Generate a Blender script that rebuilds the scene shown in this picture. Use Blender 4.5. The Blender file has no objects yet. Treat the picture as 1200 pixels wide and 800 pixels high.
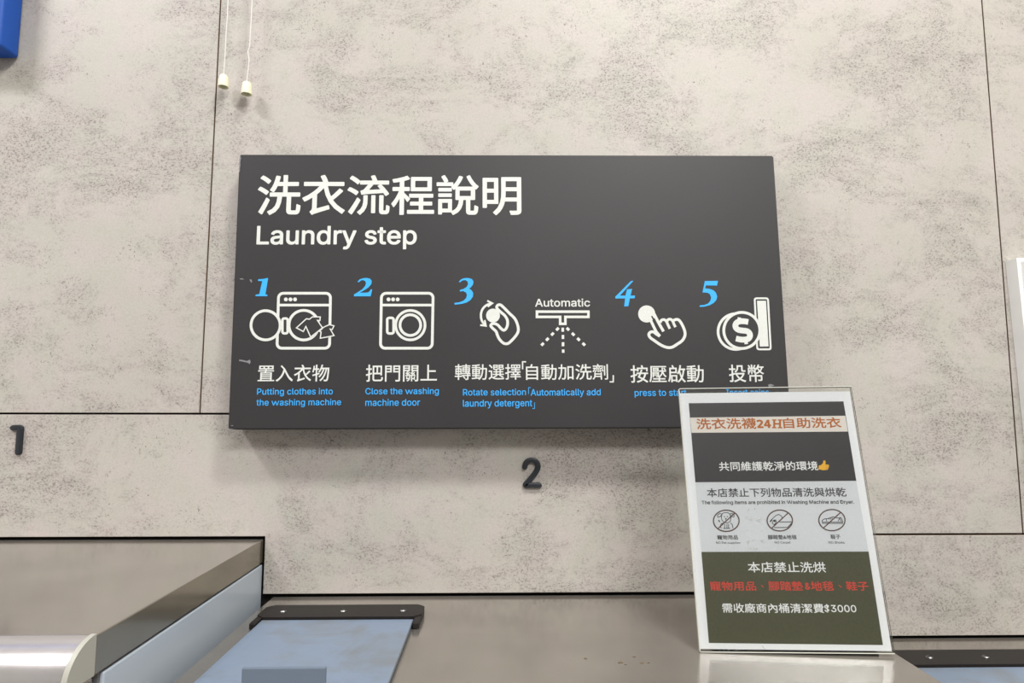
import bpy, bmesh, math, os, random
from mathutils import Vector, Matrix, noise

# ------------------------------------------------------------------ camera
H = 1.3743                      # lens height above the floor (washer tops stand at 1.10 m)
F, PITCH, YAW, ROLL = 738.46, 0.0999, 0.02246, 0.00153
sc = bpy.context.scene
COL = sc.collection
cp, sp, cy, sy = math.cos(PITCH), math.sin(PITCH), math.cos(YAW), math.sin(YAW)
FWD = Vector((sy * cp, cy * cp, sp))
R0 = Vector((cy, -sy, 0))
U0 = R0.cross(FWD)
RIGHT = R0 * math.cos(ROLL) + U0 * math.sin(ROLL)
UP = -R0 * math.sin(ROLL) + U0 * math.cos(ROLL)
CAMP = Vector((0, 0, H))
cam = bpy.data.cameras.new('camera')
cam.sensor_width = 36
cam.lens = F * 36 / 1200
cam.clip_start = 0.01
camo = bpy.data.objects.new('camera', cam)
COL.objects.link(camo)
M = Matrix((RIGHT, UP, -FWD)).transposed().to_4x4()
M.translation = CAMP
camo.matrix_world = M
sc.camera = camo

# ------------------------------------------------------------------ light
w = bpy.data.worlds.new('world')
sc.world = w
w.use_nodes = True
w.node_tree.nodes['Background'].inputs[0].default_value = (0.80, 0.86, 1.0, 1)
w.node_tree.nodes['Background'].inputs[1].default_value = 0.6


def area(name, loc, target, sx, sy_, power, color):
    l = bpy.data.lights.new(name, 'AREA')
    l.shape = 'RECTANGLE'
    l.size, l.size_y = sx, sy_
    l.energy = power
    l.color = color
    o = bpy.data.objects.new(name, l)
    COL.objects.link(o)
    o.location = loc
    o.rotation_euler = (Vector(target) - Vector(loc)).to_track_quat('-Z', 'Y').to_euler()
    return o


area('ceiling_or_fill_light', (-1.75, -0.20, 3.44), (-1.55, 0.05, 0), 0.60, 0.14, 30, (0.985, 0.98, 1.0))
area('ceiling_or_fill_light', (0.62, -0.20, 3.44), (0.72, 0.05, 0), 0.60, 0.16, 25, (1.0, 0.985, 0.92))
area('ceiling_or_fill_light', (0.9, -2.0, 3.44), (0.7, -1.6, 0), 1.80, 0.60, 57, (0.98, 0.98, 0.97))  # unseen rear fill lamp, added to brighten the notice and lower wall
sc.view_settings.view_transform = 'Standard'
sc.view_settings.look = 'None'
sc.view_settings.exposure = 1.03
sc.view_settings.gamma = 1
sc.view_settings.use_curve_mapping = False


# ------------------------------------------------------------------ helpers
def ray(px, py):
    return RIGHT * ((px - 600) / F) + UP * ((400 - py) / F) + FWD


def onY(px, py, Y):
    d = ray(px, py)
    return CAMP + d * (Y / d.y)


def onZ(px, py, z):
    d = ray(px, py)
    return CAMP + d * ((z - H) / d.z)


def lin(c):
    return tuple((v / 255 / 12.92 if v / 255 <= 0.04045 else ((v / 255 + 0.055) / 1.055) ** 2.4) for v in c) + (1,)


def mat(name, rgb, rough=0.5, metal=0.0, spec=0.5, coat=0.0):
    m = bpy.data.materials.new(name)
    m.use_nodes = True
    b = m.node_tree.nodes['Principled BSDF']
    b.inputs['Base Color'].default_value = lin(rgb)
    b.inputs['Roughness'].default_value = rough
    b.inputs['Metallic'].default_value = metal
    b.inputs['Specular IOR Level'].default_value = spec
    b.inputs['Coat Weight'].default_value = coat
    return m


class NT:
    """small node helper"""
    def __init__(s, m):
        s.t = m.node_tree
        s.b = s.t.nodes['Principled BSDF']

    def n(s, typ, **kw):
        x = s.t.nodes.new(typ)
        for k, v in kw.items():
            if k.startswith('i_'):
                x.inputs[k[2:].replace('_', ' ')].default_value = v
            else:
                setattr(x, k, v)
        return x

    def l(s, a, b):
        s.t.links.new(a, b)

    def coords(s, scale, rot=(0, 0, 0)):
        g = s.n('ShaderNodeNewGeometry')
        mp = s.n('ShaderNodeMapping')
        mp.inputs['Scale'].default_value = scale
        mp.inputs['Rotation'].default_value = rot
        s.l(g.outputs['Position'], mp.inputs['Vector'])
        return mp.outputs[0]

    def noise(s, vec, scale, detail=4, rough=0.55, dist=0.0):
        x = s.n('ShaderNodeTexNoise')
        x.inputs['Scale'].default_value = scale
        x.inputs['Detail'].default_value = detail
        x.inputs['Roughness'].default_value = rough
        x.inputs['Distortion'].default_value = dist
        s.l(vec, x.inputs['Vector'])
        return x.outputs['Fac']

    def ramp(s, fac, stops):
        r = s.n('ShaderNodeValToRGB')
        e = r.color_ramp.elements
        while len(e) < len(stops):
            e.new(0.5)
        for k, (p, c) in enumerate(stops):
            e[k].position = p
            e[k].color = c if len(c) == 4 else (*c, 1)
        s.l(fac, r.inputs[0])
        return r.outputs[0]

    def mix(s, fac, a, b, mode='MIX'):
        x = s.n('ShaderNodeMix', data_type='RGBA', blend_type=mode)
        for sock, v in ((x.inputs[0], fac), (x.inputs[6], a), (x.inputs[7], b)):
            if hasattr(v, 'is_output'):
                s.l(v, sock)
            else:
                sock.default_value = v
        return x.outputs[2]

    def math(s, op, a, b=0.0):
        x = s.n('ShaderNodeMath', operation=op)
        for sock, v in ((x.inputs[0], a), (x.inputs[1], b)):
            if hasattr(v, 'is_output'):
                s.l(v, sock)
            else:
                sock.default_value = v
        return x.outputs[0]

    def bump(s, h, strength, dist):
        x = s.n('ShaderNodeBump')
        x.inputs['Strength'].default_value = strength
        x.inputs['Distance'].default_value = dist
        s.l(h, x.inputs['Height'])
        s.l(x.outputs[0], s.b.inputs['Normal'])


G = lambda v: (v, v, v, 1)


def laminate(name, base=(204, 195, 184)):
    m = mat(name, base, 0.5, spec=0.3)
    t = NT(m)
    v = t.coords((1, 1, 1))
    vh = t.coords((0.7, 1, 1.0))
    # pinkish and greenish-grey drift
    tint = t.noise(v, 17, 3, 0.55)
    c = t.mix(t.ramp(tint, [(0.40, G(0)), (0.60, G(1))]), lin((183, 175, 171)), lin((178, 175, 167)))
    broad = t.noise(vh, 4.5, 4, 0.55)
    c = t.mix(t.ramp(broad, [(0.38, G(0)), (0.66, G(0.35))]), c, lin((164, 158, 151)))
    # clusters of rubbed, pitted finish
    clus = t.noise(vh, 8.0, 9, 0.78, 0.35)
    ck = t.ramp(clus, [(0.47, G(0.05)), (0.60, G(1))])
    stv = t.coords((0.4, 1, 1.5))
    f3 = t.ramp(t.noise(stv, 62, 4, 0.7, 0.3), [(0.50, G(0)), (0.66, G(1))])
    c = t.mix(t.math('MULTIPLY', t.math('MULTIPLY', f3, ck), 0.34), c, lin((122, 116, 112)))
    c = t.mix(t.math('MULTIPLY', ck, 0.24), c, lin((136, 131, 127)))
    f1 = t.ramp(t.noise(vh, 430, 2, 0.6, 0.4), [(0.52, G(0)), (0.62, G(1))])
    c = t.mix(t.math('MULTIPLY', t.math('MULTIPLY', f1, ck), 0.80), c, lin((112, 105, 100)))
    # sparse darker ticks
    f2 = t.ramp(t.noise(v, 300, 2.5, 0.65, 1.2), [(0.60, G(0)), (0.65, G(1))])
    ck2 = t.ramp(t.noise(v, 19, 6, 0.72), [(0.50, G(0.08)), (0.60, G(1))])
    fl = t.math('MULTIPLY', f2, ck2)
    c = t.mix(t.math('MULTIPLY', fl, 0.8), c, lin((80, 73, 68)))
    # overall grain
    g = t.ramp(t.noise(v, 560, 2, 0.6), [(0.38, G(0)), (0.62, G(1))])
    c = t.mix(t.math('MULTIPLY', g, 0.22), c, lin((140, 134, 128)))
    t.l(c, t.b.inputs['Base Color'])
    t.bump(f1, 0.08, 0.0002)
    return m


def stainless(name, base=(164, 158, 151), rough=0.17, axis='X', spots=False):
    m = mat(name, base, rough, metal=0.75)
    t = NT(m)
    sc_ = (3, 260, 260) if axis == 'X' else (260, 3, 260)
    streak = t.noise(t.coords(sc_), 1.0, 3, 0.6)
    cloud = t.noise(t.coords((1, 1, 1)), 9, 4, 0.6)
    mixr = t.math('ADD', t.math('MULTIPLY', streak, 0.07), t.math('MULTIPLY', cloud, 0.14))
    t.l(t.math('ADD', mixr, rough - 0.11), t.b.inputs['Roughness'])
    c = t.mix(t.ramp(cloud, [(0.3, G(0)), (0.7, G(1))]), lin(tuple(v - 9 for v in base)), lin(tuple(min(255, v + 6) for v in base)))
    t.l(c, t.b.inputs['Base Color'])
    t.bump(cloud, 0.02, 0.002)
    return m


def printed(name, rgb, rough=0.55, amount=10, spec=0.4):
    m = mat(name, rgb, rough, spec=spec)
    t = NT(m)
    f = t.noise(t.coords((1, 1, 1)), 420, 3, 0.7)
    f2 = t.noise(t.coords((1, 1, 1)), 7, 3, 0.5)
    k = t.math('ADD', t.math('MULTIPLY', f, 0.6), t.math('MULTIPLY', f2, 0.4))
    lo = tuple(max(0, v - amount) for v in rgb)
    hi = tuple(min(255, v + amount) for v in rgb)
    t.l(t.mix(t.ramp(k, [(0.38, G(0)), (0.62, G(1))]), lin(lo), lin(hi)), t.b.inputs['Base Color'])
    return m


def painted(name, rgb, rub, rough=0.35, amt=0.5):
    m = mat(name, rgb, rough)
    t = NT(m)
    a = t.noise(t.coords((1, 1, 1)), 14, 6, 0.65, 0.6)
    t.l(t.mix(t.math('MULTIPLY', t.ramp(a, [(0.48, G(0)), (0.68, G(1))]), amt), lin(rgb), lin(rub)), t.b.inputs['Base Color'])
    b = t.noise(t.coords((1, 1, 1)), 40, 4, 0.6)
    t.l(t.math('ADD', t.math('MULTIPLY', b, 0.2), rough - 0.1), t.b.inputs['Roughness'])
    return m


def glassy(name):
    m = bpy.data.materials.new(name)
    m.use_nodes = True
    t = m.node_tree
    t.nodes.clear()
    o = t.nodes.new('ShaderNodeOutputMaterial')
    mx = t.nodes.new('ShaderNodeMixShader')
    fr = t.nodes.new('ShaderNodeFresnel')
    fr.inputs[0].default_value = 1.3
    tr = t.nodes.new('ShaderNodeBsdfTransparent')
    tr.inputs[0].default_value = (0.985, 0.99, 0.985, 1)
    gl = t.nodes.new('ShaderNodeBsdfGlossy')
    gl.inputs['Roughness'].default_value = 0.05
    t.links.new(fr.outputs[0], mx.inputs[0])
    t.links.new(tr.outputs[0], mx.inputs[1])
    t.links.new(gl.outputs[0], mx.inputs[2])
    t.links.new(mx.outputs[0], o.inputs[0])
    return m


LAM = laminate('concrete_laminate')
MDF = mat('panel_core', (128, 104, 78), 0.8)
DARK = mat('shadow_gap_black', (26, 21, 19), 0.9)
STEEL = stainless('brushed_stainless')
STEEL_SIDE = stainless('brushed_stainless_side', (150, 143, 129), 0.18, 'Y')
STEEL_NOSE = stainless('polished_stainless', (190, 186, 186), 0.25)
CAP = mat('grey_end_cap', (158, 156, 147), 0.5)
PANELP = painted('washer_side_paint', (170, 179, 190), (166, 175, 188), 0.22, 0.0)
LIDM = painted('blue_grey_lid', (112, 126, 146), (106, 112, 118), 0.34, 0.9)
TABM = mat('blue_grey_tab', (96, 107, 122), 0.45)
HINGE = mat('black_hinge', (28, 24, 23), 0.5, spec=0.3)
SCREW = mat('steel_screw', (150, 150, 150), 0.35, metal=1.0)
RUBBER = mat('dark_rubber', (30, 30, 32), 0.6)
BOARD = printed('charcoal_canvas', (43, 41, 43), 0.5, 2, 0.4)
WHITE = printed('off_white_print', (202, 204, 200), 0.6, 4)
NWHITE = mat('white_ink', (248, 248, 248), 0.6)
BLUE = mat('sky_blue_print', (44, 160, 232), 0.6)
SCUFF = mat('scuffed_canvas', (120, 120, 122), 0.7)
DIGIT = mat('black_plastic', (30, 34, 40), 0.38)
BLUEB = printed('blue_canvas', (16, 76, 166), 0.5, 3)
CORD = mat('cord_white', (205, 204, 199), 0.6)
BELL = mat('ivory_plastic', (222, 220, 192), 0.4)
BOXW = mat('white_enamel', (226, 226, 224), 0.35)
PAPER = printed('white_paper', (246, 247, 250), 0.6, 2)
P_DARK = printed('charcoal_print', (50, 47, 50), 0.5, 3)
P_BAND = mat('cream_print', (236, 228, 220), 0.6)
P_GREY = printed('pale_grey_print', (222, 225, 229), 0.6, 3)
P_GREEN = printed('olive_print', (80, 80, 58), 0.5, 4)
P_ORANGE = mat('orange_brown_ink', (186, 100, 8), 0.6)
P_RED = mat('red_ink', (220, 72, 56), 0.6)
P_INK = mat('dark_grey_ink', (62, 60, 62), 0.6)
P_RING = mat('brown_ink', (92, 62, 56), 0.6)
P_YEL = mat('yellow_ink', (246, 186, 40), 0.6)
P_YELD = mat('amber_ink', (214, 132, 24), 0.6)
ACRYL = glassy('clear_acrylic')
ACEDGE = mat('acrylic_edge', (196, 196, 186), 0.3)
CEIL = mat('ceiling_white', (216, 214, 208), 0.9)
WALLW = mat('wall_grey', (128, 124, 122), 0.9)
FLOORM = printed('grey_floor_tile', (120, 116, 112), 0.4, 8)
RUST = mat('rust_stain', (136, 118, 92), 0.5, metal=0.5)


def link(name, me, m=None, parent=None):
    o = bpy.data.objects.new(name, me)
    COL.objects.link(o)
    if m is not None:
        for x in (m if isinstance(m, (list, tuple)) else [m]):
            me.materials.append(x)
    if parent is not None:
        o.parent = parent
    return o


def obj(name, bm, m, parent=None, smooth=False):
    me = bpy.data.meshes.new(name)
    bmesh.ops.recalc_face_normals(bm, faces=bm.faces[:])
    if smooth:
        for f in bm.faces:
            f.smooth = True
    bm.to_mesh(me)
    bm.free()
    if smooth:
        me.set_sharp_from_angle(angle=math.radians(35))
    return link(name, me, m, parent)


def tag(o, label=None, cat=None, group=None, kind=None):
    if label: o['label'] = label
    if cat: o['category'] = cat
    if group: o['group'] = group
    if kind: o['kind'] = kind
    return o


def empty(name, loc, label=None, cat=None, group=None, kind=None, basis=None):
    o = bpy.data.objects.new(name, None)
    o.empty_display_size = 0.05
    COL.objects.link(o)
    if basis is not None:
        m = basis.to_4x4()
        m.translation = loc
        o.matrix_world = m
    else:
        o.location = loc
    return tag(o, label, cat, group, kind)


def box(bm, a, b, bev=0.0, seg=2, mi=0):
    r = bmesh.ops.create_cube(bm, size=1)
    vs = r['verts']
    for v in vs:
        v.co = Vector([(a[i] + b[i]) / 2 + v.co[i] * (b[i] - a[i]) for i in range(3)])
    fs = {f for v in vs for f in v.link_faces}
    for f in fs:
        f.material_index = mi
    if bev:
        es = list({e for v in vs for e in v.link_edges})
        bmesh.ops.bevel(bm, geom=es, offset=bev, segments=seg, affect='EDGES', profile=0.5)
    return bm


def prism_xz(poly, y0, y1, bev=0.0):
    """polygon in x,z pushed from y0 (front) to y1; material 0 front, 1 the rim"""
    bm = bmesh.new()
    vs = [bm.verts.new((x, y0, z)) for x, z in poly]
    f = bm.faces.new(vs)
    r = bmesh.ops.extrude_face_region(bm, geom=[f])
    ev = [g for g in r['geom'] if isinstance(g, bmesh.types.BMVert)]
    for v in ev:
        v.co.y = y1
    bm.normal_update()
    for g in bm.faces:
        g.material_index = 0 if abs(g.normal.y) > 0.5 else 1
    if bev:
        es = [e for e in bm.edges if all(abs(v.co.y - y0) < 1e-6 for v in e.verts)]
        bmesh.ops.bevel(bm, geom=es, offset=bev, segments=1, affect='EDGES', profile=0.5)
    return bm


def cyl(bm, c, r, h, axis='Z', n=20, r2=None, mi=0):
    g = bmesh.ops.create_cone(bm, cap_ends=True, segments=n, radius1=r, radius2=r if r2 is None else r2, depth=h)
    q = Matrix.Identity(3)
    if axis == 'Y': q = Matrix.Rotation(math.pi / 2, 3, 'X')
    if axis == 'X': q = Matrix.Rotation(math.pi / 2, 3, 'Y')
    for v in g['verts']:
        v.co = q @ v.co + Vector(c)
    for f in {f for v in g['verts'] for f in v.link_faces}:
        f.material_index = mi
    return bm


def tube(bm, pts, r, n=8):
    rings = []
    for i, p in enumerate(pts):
        a = pts[max(i - 1, 0)]
        b = pts[min(i + 1, len(pts) - 1)]
        d = (b - a).normalized()
        e = d.cross(Vector((0, 1, 0.01))).normalized()
        g = d.cross(e)
        rings.append([bm.verts.new(p + (e * math.cos(2 * math.pi * k / n) + g * math.sin(2 * math.pi * k / n)) * r) for k in range(n)])
    for a, b in zip(rings, rings[1:]):
        for k in range(n):
            bm.faces.new((a[k], a[(k + 1) % n], b[(k + 1) % n], b[k]))
    bm.faces.new(rings[0])
    bm.faces.new(rings[-1][::-1])


def smooth_path(pts, k=6):
    out = []
    n = len(pts)
    for i in range(n - 1):
        p0, p1, p2, p3 = pts[max(i - 1, 0)], pts[i], pts[i + 1], pts[min(i + 2, n - 1)]
        for j in range(k):
            t = j / k
            out.append(0.5 * ((2 * p1) + (p2 - p0) * t + (2 * p0 - 5 * p1 + 4 * p2 - p3) * t * t + (3 * p1 - p0 - 3 * p2 + p3) * t ** 3))
    out.append(pts[-1])
    return out


def smooth_closed(pts, k=5):
    P = [Vector(p) for p in pts]
    n = len(P)
    out = []
    for i in range(n):
        p0, p1, p2, p3 = P[i - 1], P[i], P[(i + 1) % n], P[(i + 2) % n]
        for j in range(k):
            t = j / k
            out.append(0.5 * ((2 * p1) + (p2 - p0) * t + (2 * p0 - 5 * p1 + 4 * p2 - p3) * t * t + (3 * p1 - p0 - 3 * p2 + p3) * t ** 3))
    return [tuple(p) for p in out]


def rrect(x0, y0, x1, y1, r, n=6):
    out = []
    for cx_, cy_, a0 in ((x1 - r, y0 + r, -90), (x1 - r, y1 - r, 0), (x0 + r, y1 - r, 90), (x0 + r, y0 + r, 180)):
        for k in range(n + 1):
            a = math.radians(a0 + 90 * k / n)
            out.append((cx_ + r * math.cos(a), cy_ + r * math.sin(a)))
    return out


def circ(cx_, cy_, r, n=40, ry=None):
    ry = r if ry is None else ry
    return [(cx_ + r * math.cos(2 * math.pi * k / n), cy_ + ry * math.sin(2 * math.pi * k / n)) for k in range(n)]


# ---- flat print on a plane: coordinates are read off the photograph and laid onto the real board
try:
    FONT_DIR = os.path.join(bpy.utils.system_resource('DATAFILES'), 'fonts')
    LATIN = bpy.data.fonts.load(os.path.join(FONT_DIR, 'Inter.woff2'))
    MONO = bpy.data.fonts.load(os.path.join(FONT_DIR, 'DejaVuSansMono.woff2'))
except Exception:
    LATIN = MONO = None


def glyphs(body, bold=0.0, font=None, spacing=1.0):
    c = bpy.data.curves.new('lettering', 'FONT')
    c.body = body
    if font is not None:
        c.font = font
    c.space_character = spacing
    c.resolution_u = 4
    o = bpy.data.objects.new('lettering', c)
    COL.objects.link(o)
    bpy.context.view_layer.update()
    me = bpy.data.meshes.new_from_object(o.evaluated_get(bpy.context.evaluated_depsgraph_get()))
    V = [(v.co.x, v.co.y) for v in me.vertices]
    P = [tuple(p.vertices) for p in me.polygons]
    bpy.data.objects.remove(o)
    bpy.data.curves.remove(c)
    bpy.data.meshes.remove(me)
    return V, P


def glyphs_w(body, font, spacing=1.0):
    """lettering in which each w is laid as two overlapping v (that font's own w has crossing outlines)"""
    if font is None or font != LATIN or not ('w' in body or 'W' in body):
        return glyphs(body, 0, font, spacing)
    bar = max(q[0] for q in glyphs('|', 0, font)[0])
    V, P, x = [], [], 0.0
    part = ''

    def lay(txt, at):
        v, p = glyphs(txt, 0, font)
        n = len(V)
        V.extend((a + at, b_) for a, b_ in v)
        P.extend(tuple(k + n for k in f) for f in p)
    for ch in body + '\n':
        if ch not in 'wW\n':
            part += ch
            continue
        if part:
            if part.strip():
                lay(part, x)
            x += max(q[0] for q in glyphs(part + '|', 0, font)[0]) - bar
            part = ''
        if ch != '\n':
            vc = 'v' if ch == 'w' else 'V'
            q = glyphs(vc, 0, font)[0]
            wv = max(a for a, _ in q) - min(a for a, _ in q)
            lay(vc, x)
            lay(vc, x + wv * 0.80)
            x += wv * 0.80 + max(a for a, _ in glyphs(vc + '|', 0, font)[0]) - bar
    return V, P


class Plane:
    """a flat face with origin O and unit axes u (right), v (up), n (towards the room)"""
    def __init__(s, O, u, v):
        s.O, s.u, s.v = O, u, v
        s.n = u.cross(v)
        s.basis = Matrix((u, v, s.n)).transposed()

    def uv(s, px, py):
        d = ray(px, py)
        t = (s.O - CAMP).dot(s.n) / d.dot(s.n)
        q = CAMP + d * t - s.O
        return q.dot(s.u), q.dot(s.v)


class Print:
    """collects flat print pieces; local x,y,z = u,v,n of the plane"""
    def __init__(s, plane, crop=(0, 0, 1), z=0.0003):
        s.pl, s.c, s.z = plane, crop, z
        s.bm = bmesh.new()
        s.layer = 0
        s.k = 0

    def p(s, x, y):
        return s.pl.uv(s.c[0] + x / s.c[2], s.c[1] + y / s.c[2])

    def up(s):
        s.layer += 1

    def _v(s, q):
        return s.bm.verts.new((q[0], q[1], s.z + s.layer * 0.00006 + s.k * 0.000004))

    def fill(s, pts, mi=0):
        s.k += 1
        f = s.bm.faces.new([s._v(s.p(*q)) for q in pts])
        f.material_index = mi
        bmesh.ops.triangulate(s.bm, faces=[f])

    def stroke(s, pts, wd, closed=False, mi=0, caps=False):
        """wd in crop pixels"""
        s.k += 1
        Q = [Vector(s.p(*q)) for q in pts]
        a, b = s.p(pts[0][0], pts[0][1]), s.p(pts[0][0] + 10, pts[0][1])
        h = wd * math.hypot(b[0] - a[0], b[1] - a[1]) / 10 / 2
        n = len(Q)
        L, Rr = [], []
        for i in range(n):
            pa = Q[i - 1] if (i or closed) else None
            pb = Q[(i + 1) % n] if (i < n - 1 or closed) else None
            d1 = (Q[i] - pa).normalized() if pa is not None else None
            d2 = (pb - Q[i]).normalized() if pb is not None else None
            d1 = d1 or d2
            d2 = d2 or d1
            n1, n2 = Vector((-d1.y, d1.x)), Vector((-d2.y, d2.x))
            mm = n1 + n2
            if mm.length < 0.2:
                mm = n1.copy()
            mm.normalize()
            k = h / max(0.45, mm.dot(n1))
            L.append(s._v(Q[i] + mm * k))
            Rr.append(s._v(Q[i] - mm * k))
        rng = range(n) if closed else range(n - 1)
        for i in rng:
            j = (i + 1) % n
            f = s.bm.faces.new((L[i], Rr[i], Rr[j], L[j]))
            f.material_index = mi
        if caps and not closed:
            for q in (Q[0], Q[-1]):
                f = s.bm.faces.new([s._v((q.x + h * math.cos(t), q.y + h * math.sin(t))) for t in [2 * math.pi * k / 12 for k in range(12)]])
                f.material_index = mi

    def text(s, body, x0, y0, x1, y1, bold=0.0, font=None, mi=0, spacing=1.0, shear=0.0, ymid=None):
        V, P = glyphs_w(body, font, spacing)
        if not V:
            return
        ym, xm = (y0 + y1) / 2, (x0 + x1) / 2
        s.k += 1
        ua, va = s.p(x0, ym)
        ub, vb = s.p(x1, ym)
        _, vt = s.p(xm, y0)
        _, vd = s.p(xm, y1)
        a0, a1 = min(q[0] for q in V), max(q[0] for q in V)
        b0, b1 = min(q[1] for q in V), max(q[1] for q in V)
        rb = bold * (vt - vd)                      # heavier weight: the outline laid down again, shifted all round
        ua, ub, vd, vt = ua + rb, ub - rb, vd + rb, vt - rb
        K = [(0, 0)] + ([(math.cos(q), math.sin(q)) for q in [math.pi / 4 * (k + .5) for k in range(8)]] if bold else [])
        for kk, (dx, dy) in enumerate(K):
            vs = []
            for x, y in V:
                tx, ty = (x - a0) / (a1 - a0), (y - b0) / (b1 - b0)
                q = s._v((ua + (ub - ua) * tx + shear * (ty - .5) * (vt - vd) + dx * rb, vd + (vt - vd) * ty + dy * rb))
                q.co.z += kk * 0.000003
                vs.append(q)
            for f in P:
                try:
                    g = s.bm.faces.new([vs[k] for k in f])
                    g.material_index = mi
                except ValueError:
                    pass

    def build(s, name, m, parent):
        me = bpy.data.meshes.new(name)
        bm = s.bm
        bm.normal_update()
        for f in bm.faces:
            if f.normal.z < 0:
                f.normal_flip()
        bm.to_mesh(me)
        bm.free()
        return link(name, me, m, parent)


# ================================================================== the setting
W = 0.940                        # front face of the wall panels
ZC = 3.50
Z1, Z2, Z3 = H - 0.1939, H - 0.2743, H - 0.3371      # the three washer tops
S1, S3 = -0.4355, 0.7768          # upright seams
XS1 = onY(300, 300, W)
S3 = onY(1170.9, 260, W).x
S1 = onY(246.4, 240, W).x
X1, X2 = -0.3345, 0.4445
ZA, ZB = H - 0.0140, H - 0.1896   # level seams
HG = 0.0014                       # half a level seam
HV = 0.0010                       # half an upright seam

wall = empty('wall_back', (0, 0.96, 0), kind='structure')


def wpart(name, bm, m, parent=wall):
    o = obj(name, bm, m, parent)
    o.matrix_parent_inverse = parent.matrix_world.inverted() if False else Matrix.Translation(-parent.location)
    return o


bm = bmesh.new()
box(bm, (-2.6, W + 0.016, 0), (2.6, W + 0.03, ZC))
wpart('backing', bm, DARK)
panels = [
    [(-1.60, ZA + HG), (S1 - HV, ZA + HG), (S1 - HV, ZC - .01), (-1.60, ZC - .01)],
    [(S1 + HV, ZA + HG), (X2 + HG, ZA + HG), (X2 + HG, ZB + HG), (S3 - HV, ZB + HG), (S3 - HV, ZC - .01), (S1 + HV, ZC - .01)],
    [(S3 + HV, ZB + HG), (1.98, ZB + HG), (1.98, ZC - .01), (S3 + HV, ZC - .01)],
    [(-1.60, H - .1893), (X1, H - .1893), (X1, H - .2697), (X2 - HG, H - .2697), (X2 - HG, ZA - HG), (-1.60, ZA - HG)],
    [(X2 + HG, H - .3330), (1.98, H - .3330), (1.98, ZB - HG), (X2 + HG, ZB - HG)],
    [(-2.60, 0.0), (-1.61, 0.0), (-1.61, ZC - .01), (-2.60, ZC - .01)],
    [(1.99, 0.0), (2.60, 0.0), (2.60, ZC - .01), (1.99, ZC - .01)],
]
for p in panels:
    wpart('wall_panel', prism_xz(p, W, W + 0.012, 0.0005), [LAM, MDF])


def struct(name, a, b, m):
    bm = bmesh.new()
    box(bm, a, b)
    return tag(obj(name, bm, m), kind='structure')


struct('floor', (-2.6, -3.0, -0.05), (2.6, W + 0.03, 0), FLOORM)
struct('ceiling', (-2.6, -3.0, ZC), (2.6, W + 0.03, ZC + 0.05), CEIL)
struct('wall_left', (-2.65, -3.0, 0), (-2.6, W + 0.03, ZC), CEIL)
struct('wall_right', (2.6, -3.0, 0), (2.65, W + 0.03, ZC), CEIL)
struct('wall_front', (-2.6, -3.05, 0), (2.6, -3.0, ZC), WALLW)


# ================================================================== washing machines
YF, YB = 0.562, 0.9425            # where the flat top ends at the front, and its back edge


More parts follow.
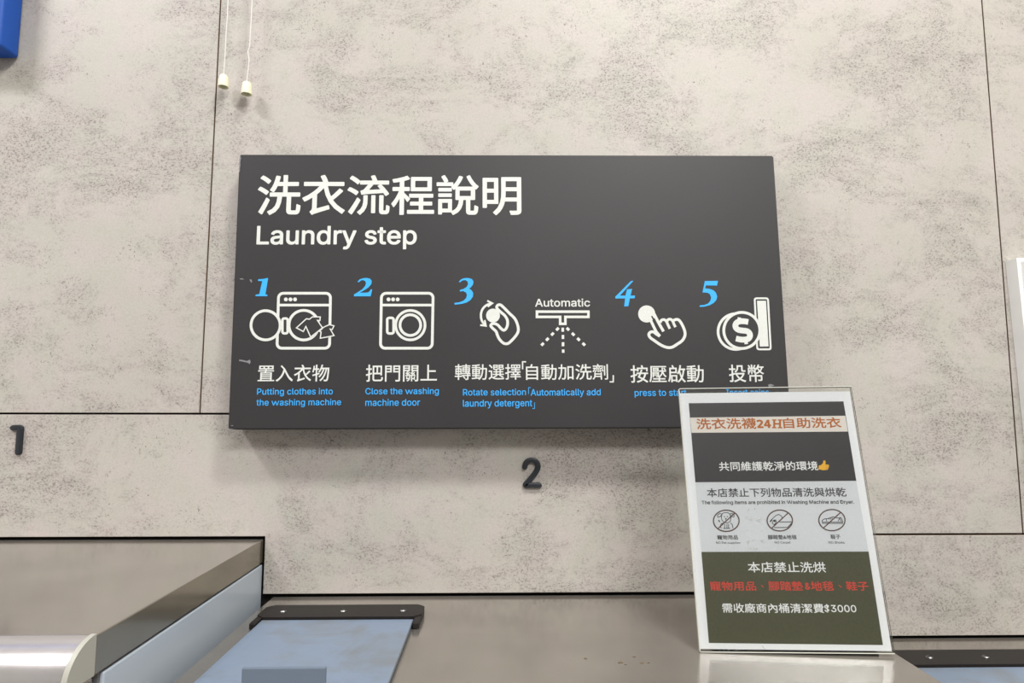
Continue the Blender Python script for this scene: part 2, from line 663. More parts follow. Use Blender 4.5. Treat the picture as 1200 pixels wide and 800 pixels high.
def washer(xa, xb, zt, label, hinge_x=None):
    cx_ = (xa + xb) / 2
    t = empty('washing_machine', (cx_, 0.75, 0), label, 'washing machine', 'washing machines in a row under the wall panels')
    Lx = lambda x: x - cx_
    Ly = lambda y: y - 0.75
    # feet and cabinet
    for fx in (xa + .06, xb - .06):
        for fy in (0.62, 0.88):
            b = bmesh.new(); cyl(b, (Lx(fx), Ly(fy), 0.02), 0.025, 0.04)
            obj('foot', b, RUBBER, t)
    b = bmesh.new()
    box(b, (Lx(xa + .004), Ly(YF + .012), 0.04), (Lx(xb - .004), Ly(YB), zt - 0.034))
    obj('cabinet', b, mat_cab, t)
    for sx_, x in ((-1, xa), (1, xb)):
        b = bmesh.new()
        x0, x1 = (x, x + .004) if sx_ < 0 else (x - .004, x)
        box(b, (Lx(x0), Ly(YF + .0135), 0.05), (Lx(x1), Ly(YB), zt - 0.0355), 0.0012, 2)
        obj('side_panel', b, PANELP, t)
    # flat stainless top
    b = bmesh.new()
    box(b, (Lx(xa), Ly(YF), zt - 0.033), (Lx(xb), Ly(YB), zt), 0.0009, 2)
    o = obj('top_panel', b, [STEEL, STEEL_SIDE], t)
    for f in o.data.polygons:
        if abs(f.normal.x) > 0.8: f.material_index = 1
    # rolled front edge between two end caps
    def nose(x0, x1, grow):
        bb = bmesh.new()
        prof = [(YF - .0005, zt - 0.0315 - grow)]
        for k in range(15):
            a = math.radians(90 * k / 14)
            prof.append((YF - .0005 - (0.035 + grow) * math.cos(a), zt - 0.0315 + (0.0315 + grow) * math.sin(a)))
        A = [bb.verts.new((Lx(x0), Ly(y), z)) for y, z in prof]
        B = [bb.verts.new((Lx(x1), Ly(y), z)) for y, z in prof]
        n = len(prof)
        for k in range(n):
            bb.faces.new((A[k], A[(k + 1) % n], B[(k + 1) % n], B[k]))
        bb.faces.new(A[::-1]); bb.faces.new(B)
        return bb
    obj('rolled_edge', nose(xa + .0045, xb - .0045, 0), STEEL_NOSE, t, smooth=True)
    obj('end_cap', nose(xa - .0002, xa + .0042, 0.0012), CAP, t, smooth=True)
    obj('end_cap', nose(xb - .0042, xb + .0002, 0.0012), CAP, t, smooth=True)
    # front with its round door
    b = bmesh.new()
    box(b, (Lx(xa + .006), Ly(YF - .02), 0.06), (Lx(xb - .006), Ly(YF + .011), zt - 0.035), 0.004, 2)
    obj('front_panel', b, STEEL, t)
    ring = bmesh.new()
    N, K, Rm, rr = 40, 8, 0.2, 0.022
    vv = [[ring.verts.new(((Rm + rr * math.cos(q)) * math.cos(a), Ly(YF - .024) + rr * .8 * math.sin(q), zt - .47 + (Rm + rr * math.cos(q)) * math.sin(a)))
           for q in [2 * math.pi * j / K for j in range(K)]] for a in [2 * math.pi * i / N for i in range(N)]]
    for i in range(N):
        for j in range(K):
            ring.faces.new((vv[i][j], vv[(i + 1) % N][j], vv[(i + 1) % N][(j + 1) % K], vv[i][(j + 1) % K]))
    dr = obj('door', ring, STEEL_NOSE, t, smooth=True)
    b = bmesh.new(); cyl(b, (0, Ly(YF - .03), zt - .47), 0.182, 0.012, 'Y', 40)
    obj('door_glass', b, mat_glassd, dr)
    # detergent lid on the top
    if hinge_x is not None:
        x0, x1, sc3 = hinge_x
        zz = zt
        b = bmesh.new()
        pts = []
        # hinge bar: flat plate with rounded corners
        for (qx, qy) in rrect(x0, 0.8255, x1, 0.8735, 0.009, 5):
            pts.append((qx, qy))
        A = [b.verts.new((Lx(x), Ly(y), zz + .0004)) for x, y in pts]
        B = [b.verts.new((Lx(x), Ly(y), zz + .0095)) for x, y in pts]
        n = len(pts)
        for k in range(n):
            b.faces.new((A[k], A[(k + 1) % n], B[(k + 1) % n], B[k]))
        b.faces.new(A[::-1]); top = b.faces.new(B)
        bmesh.ops.bevel(b, geom=list(top.edges), offset=0.002, segments=2, affect='EDGES')
        # the two short arms that run forward beside the lid
        for ax in (x0, x1 - .0085):
            box(b, (Lx(ax), Ly(0.806), zz + .0004), (Lx(ax + .0085), Ly(0.832), zz + .0085), 0.0015, 2)
        h = obj('hinge', b, HINGE, t)
        for s_ in sc3:
            b = bmesh.new()
            cyl(b, (Lx(s_), Ly(0.848), zz + .0103), 0.0042, 0.0012, 'Z', 20, r2=0.0034)
            box(b, (Lx(s_ - .0034), Ly(0.8474), zz + .0111), (Lx(s_ + .0034), Ly(0.8486), zz + .0114), mi=1)
            obj('screw', b, [SCREW, HINGE], h, smooth=False)
        b = bmesh.new()
        box(b, (Lx(x0 + .0093), Ly(0.598), zz + .0022), (Lx(x1 - .0093), Ly(0.824), zz + .0066), 0.0009, 2)
        lid = obj('lid', b, LIDM, t)
        b = bmesh.new()
        box(b, (Lx(x0 + .014), Ly(0.603), zz + .0002), (Lx(x1 - .014), Ly(0.818), zz + .0021))
        obj('lid_seal', b, RUBBER, t)
        b = bmesh.new()
        tx0, tx1 = x0 + .0702, x0 + .1467
        tz = zt + .0355
        box(b, (Lx(tx0), Ly(0.606), zz + .0067), (Lx(tx1), Ly(0.6095), tz), 0.0012, 2)
        box(b, (Lx(tx0), Ly(0.6097), zz + .0067), (Lx(tx1), Ly(0.630), zz + .0085), 0.0006, 1)
        obj('pull_tab', b, TABM, lid)
    return t


mat_cab = mat('washer_cabinet_grey', (120, 120, 122), 0.5)
mat_glassd = mat('dark_door_glass', (24, 26, 30), 0.08)
washer(-1.122, -0.3376, Z1, 'tallest washing machine at the left, with a bare stainless top and rolled front edge', None)
m2 = washer(-0.3205, 0.4430, Z2, 'middle washing machine whose stainless top carries the clear sign stand and a blue-grey lid', (-0.3025, -0.0955, (-0.275, -0.198, -0.121)))
washer(0.4475, 1.229, Z3, 'lowest washing machine at the bottom right, mostly hidden behind the sign stand', (0.512, 0.744, (0.565, 0.640, 0.712)))

# small dried rust stains on the middle top
b = bmesh.new()
random.seed(4)
for px, py, s_ in ((686, 771, 2.2), (727, 775.5, 3.2), (743, 769, 2.4), (752, 776, 2.6), (760, 776, 1.8), (733, 778, 1.6)):
    q = onZ(px, py, Z2 + .0003)
    r = s_ * 0.40 / F
    vs = [b.verts.new((q.x - (-0.3205 + .4430) / 2 + r * 1.9 * random.uniform(.6, 1.1) * math.cos(a), q.y - .75 + r * 1.4 * random.uniform(.6, 1.1) * math.sin(a), q.z))
          for a in [2 * math.pi * k / 10 for k in range(10)]]
    b.faces.new(vs)
tag(obj('rust_stain', b, RUST, m2), kind='stuff')


# ================================================================== wall numbers
def sweep(pts, hw, th, yfront, n_cap=5):
    """rounded bar following pts (x,z); front face at yfront, thickness th towards the wall"""
    bm = bmesh.new()
    P = [Vector(p) for p in pts]
    sec = [(-1, 1), (-1, .25), (-.86, .07), (-.62, 0), (.62, 0), (.86, .07), (1, .25), (1, 1)]
    frames = []
    for i, p in enumerate(P):
        d = (P[min(i + 1, len(P) - 1)] - P[max(i - 1, 0)]).normalized()
        frames.append((p, Vector((-d.y, d.x)), d, 1.0))
    p, nrm, d, _ = frames[0]
    head = [(p - d * hw * math.sin(a), nrm, d, max(.02, math.cos(a))) for a in [math.pi / 2 * k / n_cap for k in range(n_cap, 0, -1)]]
    p, nrm, d, _ = frames[-1]
    tail = [(p + d * hw * math.sin(a), nrm, d, max(.02, math.cos(a))) for a in [math.pi / 2 * k / n_cap for k in range(1, n_cap + 1)]]
    rings = []
    for p, nrm, d, k in head + frames + tail:
        rings.append([bm.verts.new((p.x + nrm.x * s * hw * k, yfront + t * th, p.y + nrm.y * s * hw * k)) for s, t in sec])
    m = len(sec)
    for a, c in zip(rings, rings[1:]):
        for k in range(m):
            bm.faces.new((a[k], a[(k + 1) % m], c[(k + 1) % m], c[k]))
    bm.faces.new(rings[0]); bm.faces.new(rings[-1][::-1])
    return bm


def wallpts(crop, pts, Y):
    return [Vector((q.x, q.z)) for q in (onY(crop[0] + x / crop[2], crop[1] + y / crop[2], Y) for x, y in pts)]


YD = W - 0.0050
p2 = smooth_path(wallpts((580, 510, 8.89), [(312, 330), (322, 292), (350, 268), (386, 260), (425, 272), (447, 305), (447, 345), (420, 395)], YD), 4)
p2 += smooth_path(wallpts((580, 510, 8.89), [(400, 422), (350, 480), (322, 512), (318, 519), (326, 522), (345, 522), (400, 522), (462, 522)], YD), 3)
tag(obj('wall_number', sweep(p2, 0.0039, 0.0049, YD), DIGIT, None, smooth=True), 'black plastic numeral 2 fixed to the wall below the dark board', 'number', None)
p1 = wallpts((0, 470, 8.89), [(130, 277), (170, 276), (188, 277), (196, 282), (198, 295), (192, 350), (185, 440), (178, 532)], YD)
tag(obj('wall_number', sweep(p1, 0.0041, 0.0049, YD), DIGIT, None, smooth=True), 'black plastic numeral 1 fixed to the wall at the far left', 'number', None)


# ================================================================== pull cords
def pull_cord(cord_px, bell_px, y, label):
    pts = [onY(px, py, y) for px, py in cord_px]
    top = pts[0].copy()
    pts = [Vector((top.x + 0.012, y, ZC - 0.002)), Vector((top.x + 0.008, y, top.z + 0.5)), Vector((top.x + .002, y, top.z + .12))] + pts
    x0, y0, x1, y1 = bell_px
    bt, bb_ = onY((x0 + x1) / 2, y0, y), onY((x0 + x1) / 2 - .3, y1 - 2.0, y)
    rad = (onY(x1, y1, y) - onY(x0, y1, y)).x / 2
    hh = bt.z - bb_.z
    base = Vector((bb_.x, y, bb_.z))
    t = empty('pull_cord', base, label, 'pull cord', 'two white pull cords hanging on the wall')
    b = bmesh.new()
    pts[-1] = Vector((base.x + (bt.x - bb_.x), y, base.z + hh * 0.9))
    tube(b, [p - base for p in smooth_path(pts, 5)], 0.0008, 8)
    obj('cord', b, CORD, t, smooth=True)
    b = bmesh.new()
    prof = [(0.10, 1.0), (0.45, .985), (0.68, .93), (0.84, .82), (.90, .65), (.95, .3), (1.0, .03), (.99, 0), (.84, 0), (.80, .08), (.74, .5), (.55, .75), (.05, .80)]
    n = 22
    rings = [[b.verts.new((rad * r * math.cos(2 * math.pi * k / n), rad * r * math.sin(2 * math.pi * k / n), hh * z)) for k in range(n)] for r, z in prof]
    for a, c in zip(rings, rings[1:]):
        for k in range(n):
            b.faces.new((a[k], a[(k + 1) % n], c[(k + 1) % n], c[k]))
    b.faces.new(rings[0]); b.faces.new(rings[-1][::-1])
    obj('bell', b, BELL, t, smooth=True)


pull_cord([(267.4, 0), (266.6, 18), (265, 40.6), (264, 62), (263.3, 87.7)], (256, 87.7, 268, 104), 0.924,
          'shorter white pull cord with ivory bell end, the left one, nearest the panel seam')
pull_cord([(295.5, 0), (294.6, 20), (293.4, 40), (292.6, 54), (290.6, 61), (291.9, 70), (290.6, 84), (289.4, 96)], (283, 96, 295.2, 112.5), 0.924,
          'longer white pull cord with ivory bell end and a kink, the right one')


# ================================================================== blue board, white wall box
b = bmesh.new()
bx0, bx1, bz0, bz1 = -1.28, onY(22.9, 66, .939).x, onY(10, 69.6, .939).z, H + 0.95
box(b, (bx0, 0.900, bz0), (bx1, 0.9395, bz1), 0.006, 4)
tag(obj('blue_board', b, BLUEB, None, smooth=True), 'plain blue canvas board on the wall at the upper left corner', 'board')

wb = onY(1178, 306, W)
t = empty('wall_box', Vector((wb.x, W - .0002, wb.z)), 'white enamelled box with rounded edges on the wall at the right side', 'wall box')
t.rotation_euler = (0, -0.027, 0)
b = bmesh.new()
box(b, (0, -0.027, -0.42), (0.20, 0.0, 0.0))
es = [e for e in b.edges if abs(e.verts[0].co.y - e.verts[1].co.y) < 1e-6 and e.verts[0].co.y < -0.02]
bmesh.ops.bevel(b, geom=es, offset=0.006, segments=4, affect='EDGES')
obj('housing', b, BOXW, t, smooth=True)



# ================================================================== the big information board
def frame(O, t_, ya, ro):
    ux = Vector((math.cos(ya), math.sin(ya), 0)); nn = Vector((-math.sin(ya), math.cos(ya), 0))
    up = Vector((0, 0, 1)) * math.cos(t_) + nn * math.sin(t_)
    return Plane(O, ux * math.cos(ro) + up * math.sin(ro), -ux * math.sin(ro) + up * math.cos(ro))


BP = frame(Vector((0.0177, 0.900, H + 0.1678)), 0.0200, -0.0039, 0.0071)
BW, BH = 0.7945, 0.4034
bt_ = empty('information_board', BP.O, 'large charcoal canvas board headed Laundry step with five washing steps, centre of the wall', 'board', basis=BP.basis)
b = bmesh.new()
cor = [(280.3, 180.7), (906.8, 182), (927.6, 501.4), (267, 503.4)]
fr = [Vector((*BP.uv(*c), 0)) for c in cor]
vf = [b.verts.new(v) for v in fr]
bk = []
for v in fr:
    q = BP.O + BP.basis @ v
    q.y = W - 0.0004
    bk.append(b.verts.new(BP.basis.transposed() @ (q - BP.O)))
b.faces.new(vf); b.faces.new(bk[::-1])
for k in range(4):
    b.faces.new((vf[k], bk[k], bk[(k + 1) % 4], vf[(k + 1) % 4]))
bmesh.ops.bevel(b, geom=[e for e in b.edges], offset=0.0018, segments=3, affect='EDGES')
# light buckling of the stretched canvas edges
obj('canvas', b, BOARD, bt_, smooth=True)


def lettering(name, rows, m, parent=bt_, plane=BP, z=0.0003):
    p = Print(plane, z=z)
    for r in rows:
        kw = r[5] if len(r) > 5 else {}
        p.text(r[0], r[1], r[2], r[3], r[4], **kw)
    return p.build(name, m, parent)


CB = dict(bold=0.008)
lettering('title_lettering', [('洗衣流程說明', 302, 205, 611, 252.3, dict(bold=0.016))], WHITE)
lettering('subtitle_lettering', [('Laundry step', 300.8, 264.6, 488.5, 292.3, dict(bold=0.022, font=LATIN))], WHITE)
lettering('step_caption', [('置入衣物', 302.3, 427.2, 385.9, 447, CB)], WHITE)
lettering('step_caption', [('把門關上', 428.8, 427.0, 512.1, 447, CB)], WHITE)
p = Print(BP)
p.text('轉動選擇', 533, 426.4, 610.3, 445, **CB)
p.text('自動加洗劑', 616.3, 426.4, 712.4, 445, **CB)
p.stroke([(616.5, 423.8), (612.4, 423.8), (612.4, 432.5)], 1.5)
p.stroke([(718.6, 439.5), (718.6, 447.3), (714.4, 447.3)], 1.5)
p.build('step_caption', WHITE, bt_)
lettering('step_caption', [('按壓啟動', 738.7, 427.6, 824.6, 448.2, CB)], WHITE)
lettering('step_caption', [('投幣', 854.1, 427, 895.2, 447.6, CB)], WHITE)
LB = dict(font=LATIN, bold=0.010)
lettering('step_translation', [('Putting clothes into', 301.3, 454.6, 390.1, 464.2, LB), ('the washing machine', 300.6, 467.3, 399.8, 476.9, LB)], BLUE)
lettering('step_translation', [('Close the washing', 428.2, 454.2, 514.3, 463.8, LB), ('machine door', 428.2, 467.2, 492.2, 475.4, LB)], BLUE)
p = Print(BP)
p.text('Rotate selection', 542.5, 455.4, 616.3, 463.2, **LB)
p.text('Automatically add', 621.8, 455.4, 703.9, 465.3, **LB)
p.text('laundry detergent', 542.5, 468.2, 623.7, 478.4, **LB)
p.stroke([(622, 454.0), (619.4, 454.0), (619.4, 461.5)], 0.7)
p.stroke([(626.4, 471.5), (626.4, 478.6), (623.8, 478.6)], 0.7)
p.build('step_translation', BLUE, bt_)
lettering('step_translation', [('press to start', 743.6, 456.6, 804.5, 465.8, LB)], BLUE)
lettering('step_translation', [('Insert coins', 851, 455.6, 901, 463.6, LB)], BLUE)

NUM = {
    1: ((290, 320, 8.42), [(108, 60), (155, 57), (205, 47), (178, 208), (199, 213), (197, 227), (79, 227), (82, 213), (117, 207), (146, 80), (104, 76)]),
    2: ((410, 320, 8.42), [(75, 86), (96, 62), (130, 50), (165, 47), (198, 54), (217, 76), (212, 108), (185, 140), (140, 170), (98, 192), (140, 193), (180, 190), (196, 178), (205, 160), (220, 160), (214, 195), (205, 228), (40, 228), (42, 210), (85, 184), (125, 157), (150, 128), (160, 100), (152, 78), (130, 68), (108, 73), (90, 90)]),
    3: ((530, 320, 8.42), [(65, 85), (88, 60), (122, 49), (160, 48), (194, 58), (209, 82), (205, 112), (185, 138), (166, 152), (192, 170), (207, 198), (203, 232), (180, 265), (145, 288), (95, 303), (25, 311), (20, 294), (70, 287), (110, 272), (137, 246), (145, 215), (135, 190), (108, 177), (75, 181), (75, 166), (112, 156), (142, 136), (156, 108), (150, 82), (130, 69), (102, 72), (75, 91)]),
    4: ((715, 320, 8.42), [(205, 78), (230, 75), (96, 222), (150, 222), (167, 160), (216, 155), (201, 222), (246, 221), (241, 248), (194, 249), (180, 325), (138, 328), (147, 249), (52, 250), (50, 233)]),
    5: ((815, 320, 8.42), [(92, 78), (221, 76), (212, 122), (101, 121), (95, 150), (140, 155), (178, 170), (203, 196), (214, 232), (205, 265), (180, 293), (140, 316), (90, 330), (40, 333), (42, 318), (90, 313), (125, 298), (146, 272), (154, 240), (143, 210), (118, 193), (68, 190)]),
}
for k, (crop, pts) in NUM.items():
    p = Print(BP, crop)
    p.fill(pts)
    p.build('step_number', BLUE, bt_)

WB = [WHITE, BOARD]
# machine with clothes going in
c8 = (290, 320, 8.42)


def machine_icon(p, lt, lb, rt, rb):
    r = 46
    base = rrect(0, 198, 100, 740, r)
    def mp(x, y):
        f = (y - 198) / 542
        l = lt + (lb - lt) * f
        rr = rt + (rb - rt) * f
        return (l + x, y) if x < 50 else (rr - (100 - x), y)
    p.stroke([mp(x, y) for x, y in rrect(0, 198, 100, 740, r) ] , 27, closed=True)
    p.stroke([(lt + 8, 315), (rt - 6, 315)], 26)


p = Print(BP, c8)
machine_icon(p, 308, 292, 820, 810)
for x in (380, 425, 470): p.fill(circ(x, 259, 19, 16))
p.up(); p.fill(circ(180, 514, 144), 1)
p.up(); p.stroke(circ(180, 514, 144, 48), 27, closed=True)
p.stroke(circ(556, 513, 146, 48), 27, closed=True)
p.up(); p.fill(rrect(346, 447, 398, 594, 18), 1)
p.up(); p.stroke(rrect(346, 447, 398, 594, 18), 24, closed=True)
s1 = [(485, 540), (583, 450), (612, 455), (642, 432), (720, 432), (717, 467), (692, 466), (742, 540), (625, 630), (578, 526), (553, 576)]
s2 = [(750, 535), (792, 515), (812, 508), (855, 520), (838, 556), (818, 552), (855, 616), (785, 630), (720, 642), (728, 582), (712, 575)]
p.up(); p.fill(s2, 1); p.up(); p.stroke(s2, 11, closed=True)
p.up(); p.fill(s1, 1); p.up(); p.stroke(s1, 11, closed=True)
p.build('pictogram', WB, bt_)
# closed machine
p = Print(BP, (410, 320, 8.42))
machine_icon(p, 312, 302, 822, 812)
for x in (382, 427, 472): p.fill(circ(x, 259, 19, 16))
p.up(); p.stroke(rrect(369, 441, 432, 595, 20), 25, closed=True)
p.up(); p.fill(circ(597, 513, 145), 1)
p.up(); p.stroke(circ(597, 513, 145, 48), 26, closed=True)
p.stroke(circ(597, 512, 102, 44), 27, closed=True)
p.build('pictogram', WB, bt_)
# turning a knob
p = Print(BP, (530, 320, 8.42))
arc = [tuple(v) for v in smooth_path([Vector(q) for q in [(380, 300), (345, 312), (310, 340), (288, 380), (283, 425), (292, 468), (320, 512)]], 4)]
p.stroke(arc, 22)
p.stroke([(346, 272), (394, 297), (350, 330)], 18)
p.stroke([(276, 512), (331, 519), (320, 463)], 18)
hand = smooth_closed([(440, 345), (447, 318), (472, 312), (500, 332), (560, 392), (618, 450), (644, 510), (652, 560), (636, 605), (590, 660), (548, 694), (505, 690), (465, 650), (445, 610), (432, 575), (395, 540), (380, 518), (392, 500), (420, 498), (450, 512), (480, 545), (508, 563), (530, 548), (545, 510), (543, 462), (520, 420), (480, 385)], 4)
p.up(); p.stroke(hand, 27, closed=True)
p.up(); p.fill(circ(402, 418, 68))
p.build('pictogram', WB, bt_)
# automatic detergent
p = Print(BP, (615, 335, 9.41))
p.text('Automatic', 113, 139, 719, 229, bold=0.022, font=LATIN)
p.stroke([(134, 283), (701, 283), (701, 341), (447, 341), (447, 417), (390, 417), (390, 341), (134, 341)], 28, closed=True)
p.up(); p.fill([(404, 330), (433, 330), (433, 352), (404, 352)], 1)
for x, y in ((360, 475), (305, 530), (248, 588), (195, 642)):
    p.fill([(x - 24, y + 3), (x + 3, y - 24), (x + 24, y - 3), (x - 3, y + 24)])
for x, y in ((475, 475), (533, 532), (592, 588), (650, 642)):
    p.fill([(x + 24, y + 3), (x - 3, y - 24), (x - 24, y - 3), (x + 3, y + 24)])
for x, y in ((418, 482), (420, 562), (421, 642), (423, 718)):
    hh_ = 18 if y > 700 else 22
    p.fill([(x - 14, y - hh_), (x + 14, y - hh_), (x + 14, y + hh_), (x - 14, y + hh_)])
p.build('pictogram', WB, bt_)
# pressing hand
p = Print(BP, (715, 320, 8.42))
p.fill(circ(360, 402, 84))
o_ = [Vector(q) for q in [(402, 470), (428, 525), (455, 580), (490, 622), (455, 600), (428, 580), (402, 580), (382, 600), (392, 632), (440, 668), (500, 708), (560, 732), (610, 730), (665, 698), (715, 660), (738, 610), (732, 560), (705, 500), (680, 465), (655, 456), (625, 466)]]
p.up(); p.stroke([tuple(q) for q in [o_[0], o_[1], o_[2], o_[3]]], 28)
p.stroke([tuple(q) for q in smooth_path(o_[3:], 4)], 28)
p.stroke([(432, 400), (478, 490), (526, 575)], 28)
p.stroke([tuple(q) for q in smooth_path([Vector(q) for q in [(492, 488), (505, 465), (530, 458), (552, 472), (568, 505), (588, 548)]], 4)], 26)
p.stroke([tuple(q) for q in smooth_path([Vector(q) for q in [(558, 478), (572, 458), (596, 455), (616, 472), (630, 505), (644, 532)]], 4)], 26)
p.up(); p.stroke([(412, 428), (450, 500), (500, 600)], 15, mi=1, caps=True)
p.build('pictogram', WB, bt_)
# coin and slot
p = Print(BP, (815, 320, 8.42))
def quad_round(q, r=16):
    return smooth_corner(q, r)
def smooth_corner(q, r):
    out = []
    n = len(q)
    for i in range(n):
        a, c, d = Vector(q[i - 1]), Vector(q[i]), Vector(q[(i + 1) % n])
        e1, e2 = (a - c).normalized() * r, (d - c).normalized() * r
        for t in (0, .33, .66, 1):
            v = (c + e1) * (1 - t) ** 2 + c * 2 * t * (1 - t) + (c + e2) * t * t
            out.append(tuple(v))
    return out
p.stroke(smooth_corner([(583, 248), (714, 248), (742, 751), (609, 751)], 20), 18, closed=True)
p.fill([(606, 272), (695, 272), (720, 722), (634, 724)])
p.up(); p.fill(circ(398, 580, 178), 1)
p.up(); p.stroke(circ(398, 576, 176, 52), 26, closed=True)
p.up(); p.fill(circ(456, 565, 180), 1)
p.up(); p.stroke(circ(456, 565, 178, 52), 27, closed=True)
dol = [Vector(q) for q in [(519, 482), (490, 476), (450, 474), (412, 484), (393, 510), (398, 540), (425, 560), (465, 566), (505, 572), (530, 590), (536, 620), (518, 648), (480, 656), (440, 654), (398, 644)]]
p.up(); p.stroke([tuple(q) for q in smooth_path(dol, 3)], 56)
p.stroke([(432, 437), (428, 480)], 34)
p.stroke([(492, 650), (500, 700)], 34)
p.build('pictogram', WB, bt_)

# scuffs where the canvas coating has chipped
p = Print(BP, (260, 170, 20), z=0.00042)
p.fill([(425, 230), (440, 260), (455, 310), (445, 350), (435, 400), (438, 470), (425, 560), (428, 630), (405, 630), (402, 560), (408, 470), (402, 430), (425, 340), (415, 280)])
p.c = (250, 470, 13.33)
p.fill([(275, 378), (300, 373), (318, 380), (300, 388), (280, 385)])
p.fill([(240, 434), (270, 430), (330, 437), (380, 434), (300, 441), (245, 441)])
p.c = (280, 320, 4.704)
p.fill([(2, 476), (20, 478), (45, 484), (60, 476), (66, 488), (60, 502), (50, 494), (25, 488), (2, 484)])
p.fill([(4, 30), (20, 28), (30, 36), (20, 35), (8, 35)])
p.fill([(58, 36), (68, 34), (74, 44), (70, 54), (64, 46)])
p.c = (700, 320, 4.704)
p.fill([(940, 615), (955, 610), (975, 618), (955, 626), (945, 628)])
tag(p.build('scuff', SCUFF, bt_), kind='stuff')


# ================================================================== clear sign stand with the notice
SP = frame(Vector((0.3314, 0.7206, Z2)), 0.1973, -0.0822, 0.0146)
SP.O = Vector((0.3314, 0.7206, Z2 + 0.0026))
SW, SH = 0.2095, 0.2985
st = empty('sign_stand', SP.O, 'clear acrylic stand holding a white-bordered notice, leaning back on the middle washer', 'sign stand', basis=SP.basis)
b = bmesh.new()
box(b, (-SW / 2, 0, -0.0002), (SW / 2, SH, 0.0018), 0.0003, 1)
o = obj('front_pane', b, ACRYL, st)
b = bmesh.new()
box(b, (-SW / 2, 0, -0.0031), (SW / 2, SH, -0.0013), 0.0003, 1)
obj('back_pane', b, ACRYL, st)
b = bmesh.new()
box(b, (-SW / 2, SH + .0001, -0.0031), (SW / 2, SH + 0.0008, 0.0018))
box(b, (-SW / 2, -0.0009, -0.0031), (SW / 2, -0.0001, 0.0018))
box(b, (-SW / 2 - .0008, 0, -0.0031), (-SW / 2 - .0001, SH, 0.0018))
obj('polished_edge', b, ACEDGE, st)
# foot bent back along the washer top
b = bmesh.new()
inv = SP.basis.transposed()
ux = Vector((math.cos(-0.0822), math.sin(-0.0822), 0)); bk_ = Vector((-math.sin(-0.0822), math.cos(-0.0822), 0))
for lo, hi in ((0.0, 0.002),):
    cs = []
    for z in (lo, hi):
        for sx_, by in ((-1, 0.004), (1, 0.004), (1, 0.060), (-1, 0.060)):
            q = Vector((0.3314, 0.7206, Z2 + .0002 + z)) + ux * sx_ * SW / 2 * .86 + bk_ * by
            if z < .001: pass
            cs.append(b.verts.new(inv @ (q - SP.O)))
    b.faces.new(cs[:4][::-1]); b.faces.new(cs[4:])
    for k in range(4):
        b.faces.new((cs[k], cs[(k + 1) % 4], cs[4 + (k + 1) % 4], cs[4 + k]))
obj('foot', b, ACRYL, st)

# paper insert
p = Print(SP, z=-0.00125)
f_ = p.bm.faces.new([p._v(q) for q in ((-SW / 2 + .0006, .0022), (SW / 2 - .0014, .0016), (SW / 2 - .0016, SH - .0052), (-SW / 2 + .0008, SH - .0048))])
ins = p.build('notice_sheet', PAPER, st)


def piece(name, pts, m, z):
    q = Print(SP, z=z)
    q.fill(pts)
    return q.build(name, m, ins)


Z0 = -0.0011
piece('dark_panel', [(807.3, 472.1), (988.9, 469.9), (1004.0, 563.1), (815.1, 564.8)], P_DARK, Z0)
piece('grey_panel', [(815.1, 565.0), (1004.0, 563.3), (1018.4, 646.0), (822.2, 646.3)], P_GREY, Z0)
piece('green_panel', [(822.2, 646.5), (1018.4, 646.1), (1035.3, 755.8), (831.0, 753.3)], P_GREEN, Z0)
piece('heading_band', [(808.9, 489.0), (991.0, 486.8), (994.1, 505.3), (810.6, 506.8)], P_BAND, Z0 + .00012)
Z4 = Z0 + .00026
def note(name, rows, m):
    return lettering(name, rows, m, parent=ins, plane=SP, z=Z4)
CJ = dict(bold=0.012)
CJB = dict(bold=0.014)
q = Print(SP, (0, 0, 1), z=Z4)
q.text('洗衣洗襪', 816.2, 489.6, 886.2, 502.6, bold=0.02)
q.text('24', 887.2, 491.3, 903.7, 501.3, bold=0.06, font=MONO)
q.text('自助洗衣', 918, 488.9, 985.9, 501.3, bold=0.02)
q.stroke([(907.6, 491.6), (907.6, 501.0)], 2.3)
q.stroke([(914.4, 491.6), (914.4, 501.0)], 2.3)
q.stroke([(907.6, 496.3), (914.4, 496.3)], 1.9)
for hx in (907.6, 914.4):
    q.stroke([(hx - 2.6, 491.8), (hx + 2.6, 491.8)], 1.4)
    q.stroke([(hx - 2.6, 500.8), (hx + 2.6, 500.8)], 1.4)
q.build('heading_lettering', P_ORANGE, ins)
note('notice_lettering', [('共同維護乾淨的環境', 842.7, 540.4, 958.8, 551.2, CJB)], NWHITE)
note('notice_lettering', [('本店禁止下列物品清洗與烘乾', 828.6, 571.4, 992, 582.0, CJ)], P_INK)
note('notice_lettering', [('The following items are prohibited in Washing Machine and Dryer.', 822.5, 585.9, 1001.3, 591.4, dict(font=LATIN, bold=0.02))], P_INK)
note('notice_lettering', [('寵物用品', 840.8, 626.7, 865, 632, CJB)], P_INK)
note('notice_lettering', [('NO Pet supplies', 839.4, 634.3, 867.6, 637.6, dict(font=LATIN))], P_INK)
note('notice_lettering', [('腳踏墊&地毯', 900.2, 626.4, 933.8, 631.7, CJB)], P_INK)
note('notice_lettering', [('NO Carpet', 908.2, 634.0, 926.8, 637.3, dict(font=LATIN))], P_INK)
note('notice_lettering', [('鞋子', 973.7, 626.0, 985.1, 631.4, CJB)], P_INK)
note('notice_lettering', [('NO Shoes', 971.3, 633.8, 989.9, 636.8, dict(font=LATIN))], P_INK)
note('notice_lettering', [('本店禁止洗烘', 876.6, 658.2, 967.8, 670.6, CJB)], NWHITE)
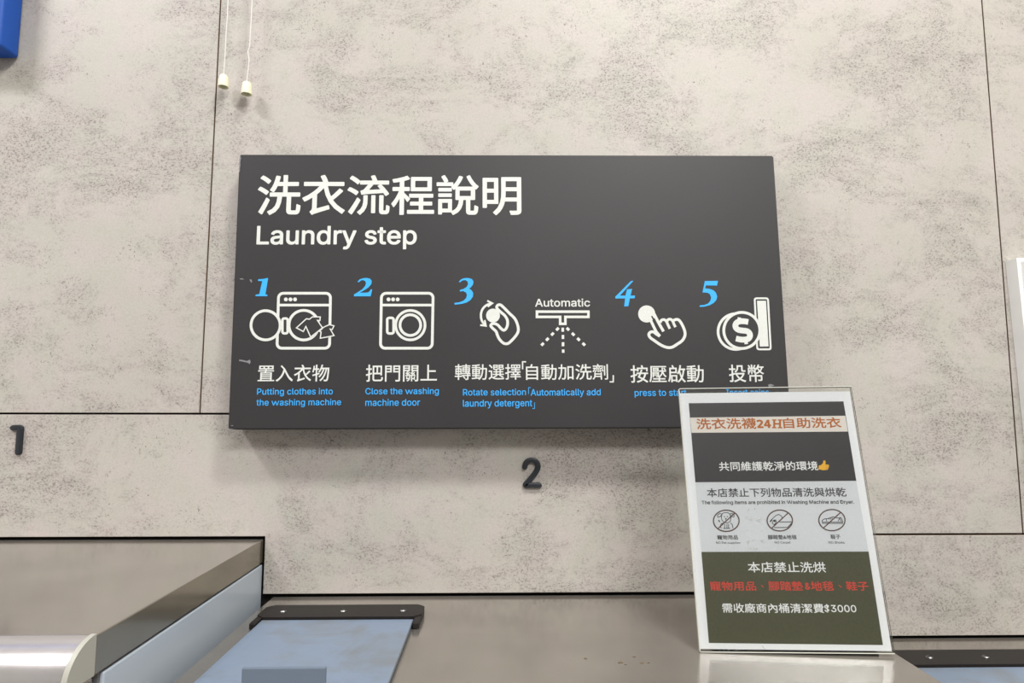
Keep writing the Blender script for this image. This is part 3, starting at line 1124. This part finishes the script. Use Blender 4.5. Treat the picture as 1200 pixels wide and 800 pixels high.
note('notice_lettering', [('寵物用品', 832.3, 680.9, 886.1, 691.9, CJB), ('腳踏墊', 900.7, 680.8, 941.2, 691.9, CJB), ('&', 943.6, 682.6, 949.8, 690.8, dict(font=LATIN, bold=.03)),
                          ('地毯', 950.4, 680.8, 977.2, 691.9, CJB), ('鞋子', 991.8, 681.0, 1018, 691.9, CJB),
                          ('、', 892.0, 685.2, 895.4, 688.4), ('、', 983.2, 685.2, 986.6, 688.4)], P_RED)
note('notice_lettering', [('需收廠商內桶清潔費', 846.7, 706.6, 965.6, 718.0, CJB), ('$3000', 966.4, 707.6, 1003.8, 718.2, dict(font=LATIN, bold=.018))], NWHITE)
# thumbs-up mark
q = Print(SP, (790, 450, 4.615), z=Z4)
q.fill([(783, 440), (797, 436), (806, 426), (809, 412), (817, 411), (822, 420), (819, 433), (836, 434), (840, 441), (837, 452), (832, 462), (808, 465), (795, 462), (783, 461)])
q.up()
for a_, c_ in (((822, 441), (838, 442)), ((821, 449), (837, 450)), ((820, 457), (834, 458))):
    q.stroke([a_, c_], 2.0, mi=1)
q.build('thumb_mark', [P_YEL, P_YELD], ins)


# old tape residue and scratches on the acrylic
q = Print(SP, (825, 590, 10.435), z=0.00186)
random.seed(11)
for x, y in ((540, 75), (615, 62), (570, 178), (590, 182), (525, 160), (670, 190), (685, 185), (525, 325), (700, 330), (540, 455), (545, 470), (600, 440), (720, 445), (735, 465), (560, 545), (640, 550), (610, 548), (690, 200)):
    a_ = random.uniform(0, 3.14)
    l_ = random.uniform(5, 15)
    q.stroke([(x - l_ * math.cos(a_), y - l_ * math.sin(a_)), (x + 3, y + 2), (x + l_ * math.cos(a_ + .6), y + l_ * math.sin(a_ + .6))], random.uniform(4, 8))
q.c = (740, 760, 12)
q.stroke([(1828, -50), (1850, -20), (1880, 12)], 5)
tag(q.build('scratch', mat('tape_residue', (150, 150, 146), 0.7), st), kind='stuff')


# prohibition pictograms
def prohib(crop, cxx, cyy, rx, ry, draw):
    q = Print(SP, crop, z=Z4)
    draw(q)
    q.up()
    q.stroke(circ(cxx, cyy, rx, 40, ry), 14, closed=True, mi=1)
    q.stroke([(cxx - rx * .66, cyy + ry * .75), (cxx + rx * .66, cyy - ry * .72)], 13, mi=1)
    return q.build('pictogram', [P_INK, P_RING], ins)


def dog(q):
    q.stroke([(225, 120), (215, 165), (222, 200), (245, 225), (290, 235), (325, 215), (332, 170), (318, 125)], 8)
    q.stroke([(225, 122), (250, 108), (292, 108), (318, 125)], 8)
    q.stroke([(222, 128), (195, 118), (168, 140), (172, 165), (195, 160), (215, 140)], 8)
    q.stroke([(318, 125), (345, 118), (372, 140), (368, 162), (345, 158), (328, 142)], 8)
    for ex in (252, 288): q.fill(circ(ex, 158, 7, 10))
    q.fill(circ(270, 184, 10, 10, 8))
    q.stroke([(270, 190), (270, 205)], 5)
    q.stroke([(180, 200), (196, 222)], 14)
    q.stroke([(240, 235), (212, 245), (200, 280), (215, 300)], 8)
    q.stroke([(325, 235), (348, 252), (358, 300)], 8)
    for lx in (255, 283, 304): q.stroke([(lx, 248), (lx, 300)], 8)
    q.stroke([(240, 302), (322, 302)], 8)


def carpet(q):
    q.stroke([(810, 222), (822, 200), (885, 142), (915, 130), (945, 145), (962, 175)], 8)
    q.stroke([(810, 222), (835, 195)], 14)
    q.stroke([(835, 235), (862, 258), (888, 225), (880, 198), (855, 200), (835, 235)], 8)
    q.fill(circ(866, 212, 12, 12))
    q.stroke([(925, 222), (1080, 222)], 9)
    q.stroke([(1075, 235), (1025, 290), (860, 292)], 9)


def shoe(q):
    q.stroke([(775, 240), (770, 205), (800, 185), (850, 180), (905, 158), (940, 172), (975, 175), (1000, 168), (1018, 205), (1020, 240), (775, 240)], 8)
    q.stroke([(775, 225), (1018, 225)], 8)
    q.stroke([(820, 188), (828, 215)], 7)
    for sx_ in (850, 870, 890): q.stroke([(sx_, 170), (sx_ + 10, 192)], 7)
    q.stroke([(965, 215), (985, 175), (1005, 215)], 7)


prohib((825, 590, 10.435), 275, 208, 157, 130, dog)
prohib((825, 590, 10.435), 930, 205, 155, 128, carpet)
prohib((890, 590, 10.435), 890, 200, 160, 130, shoe)
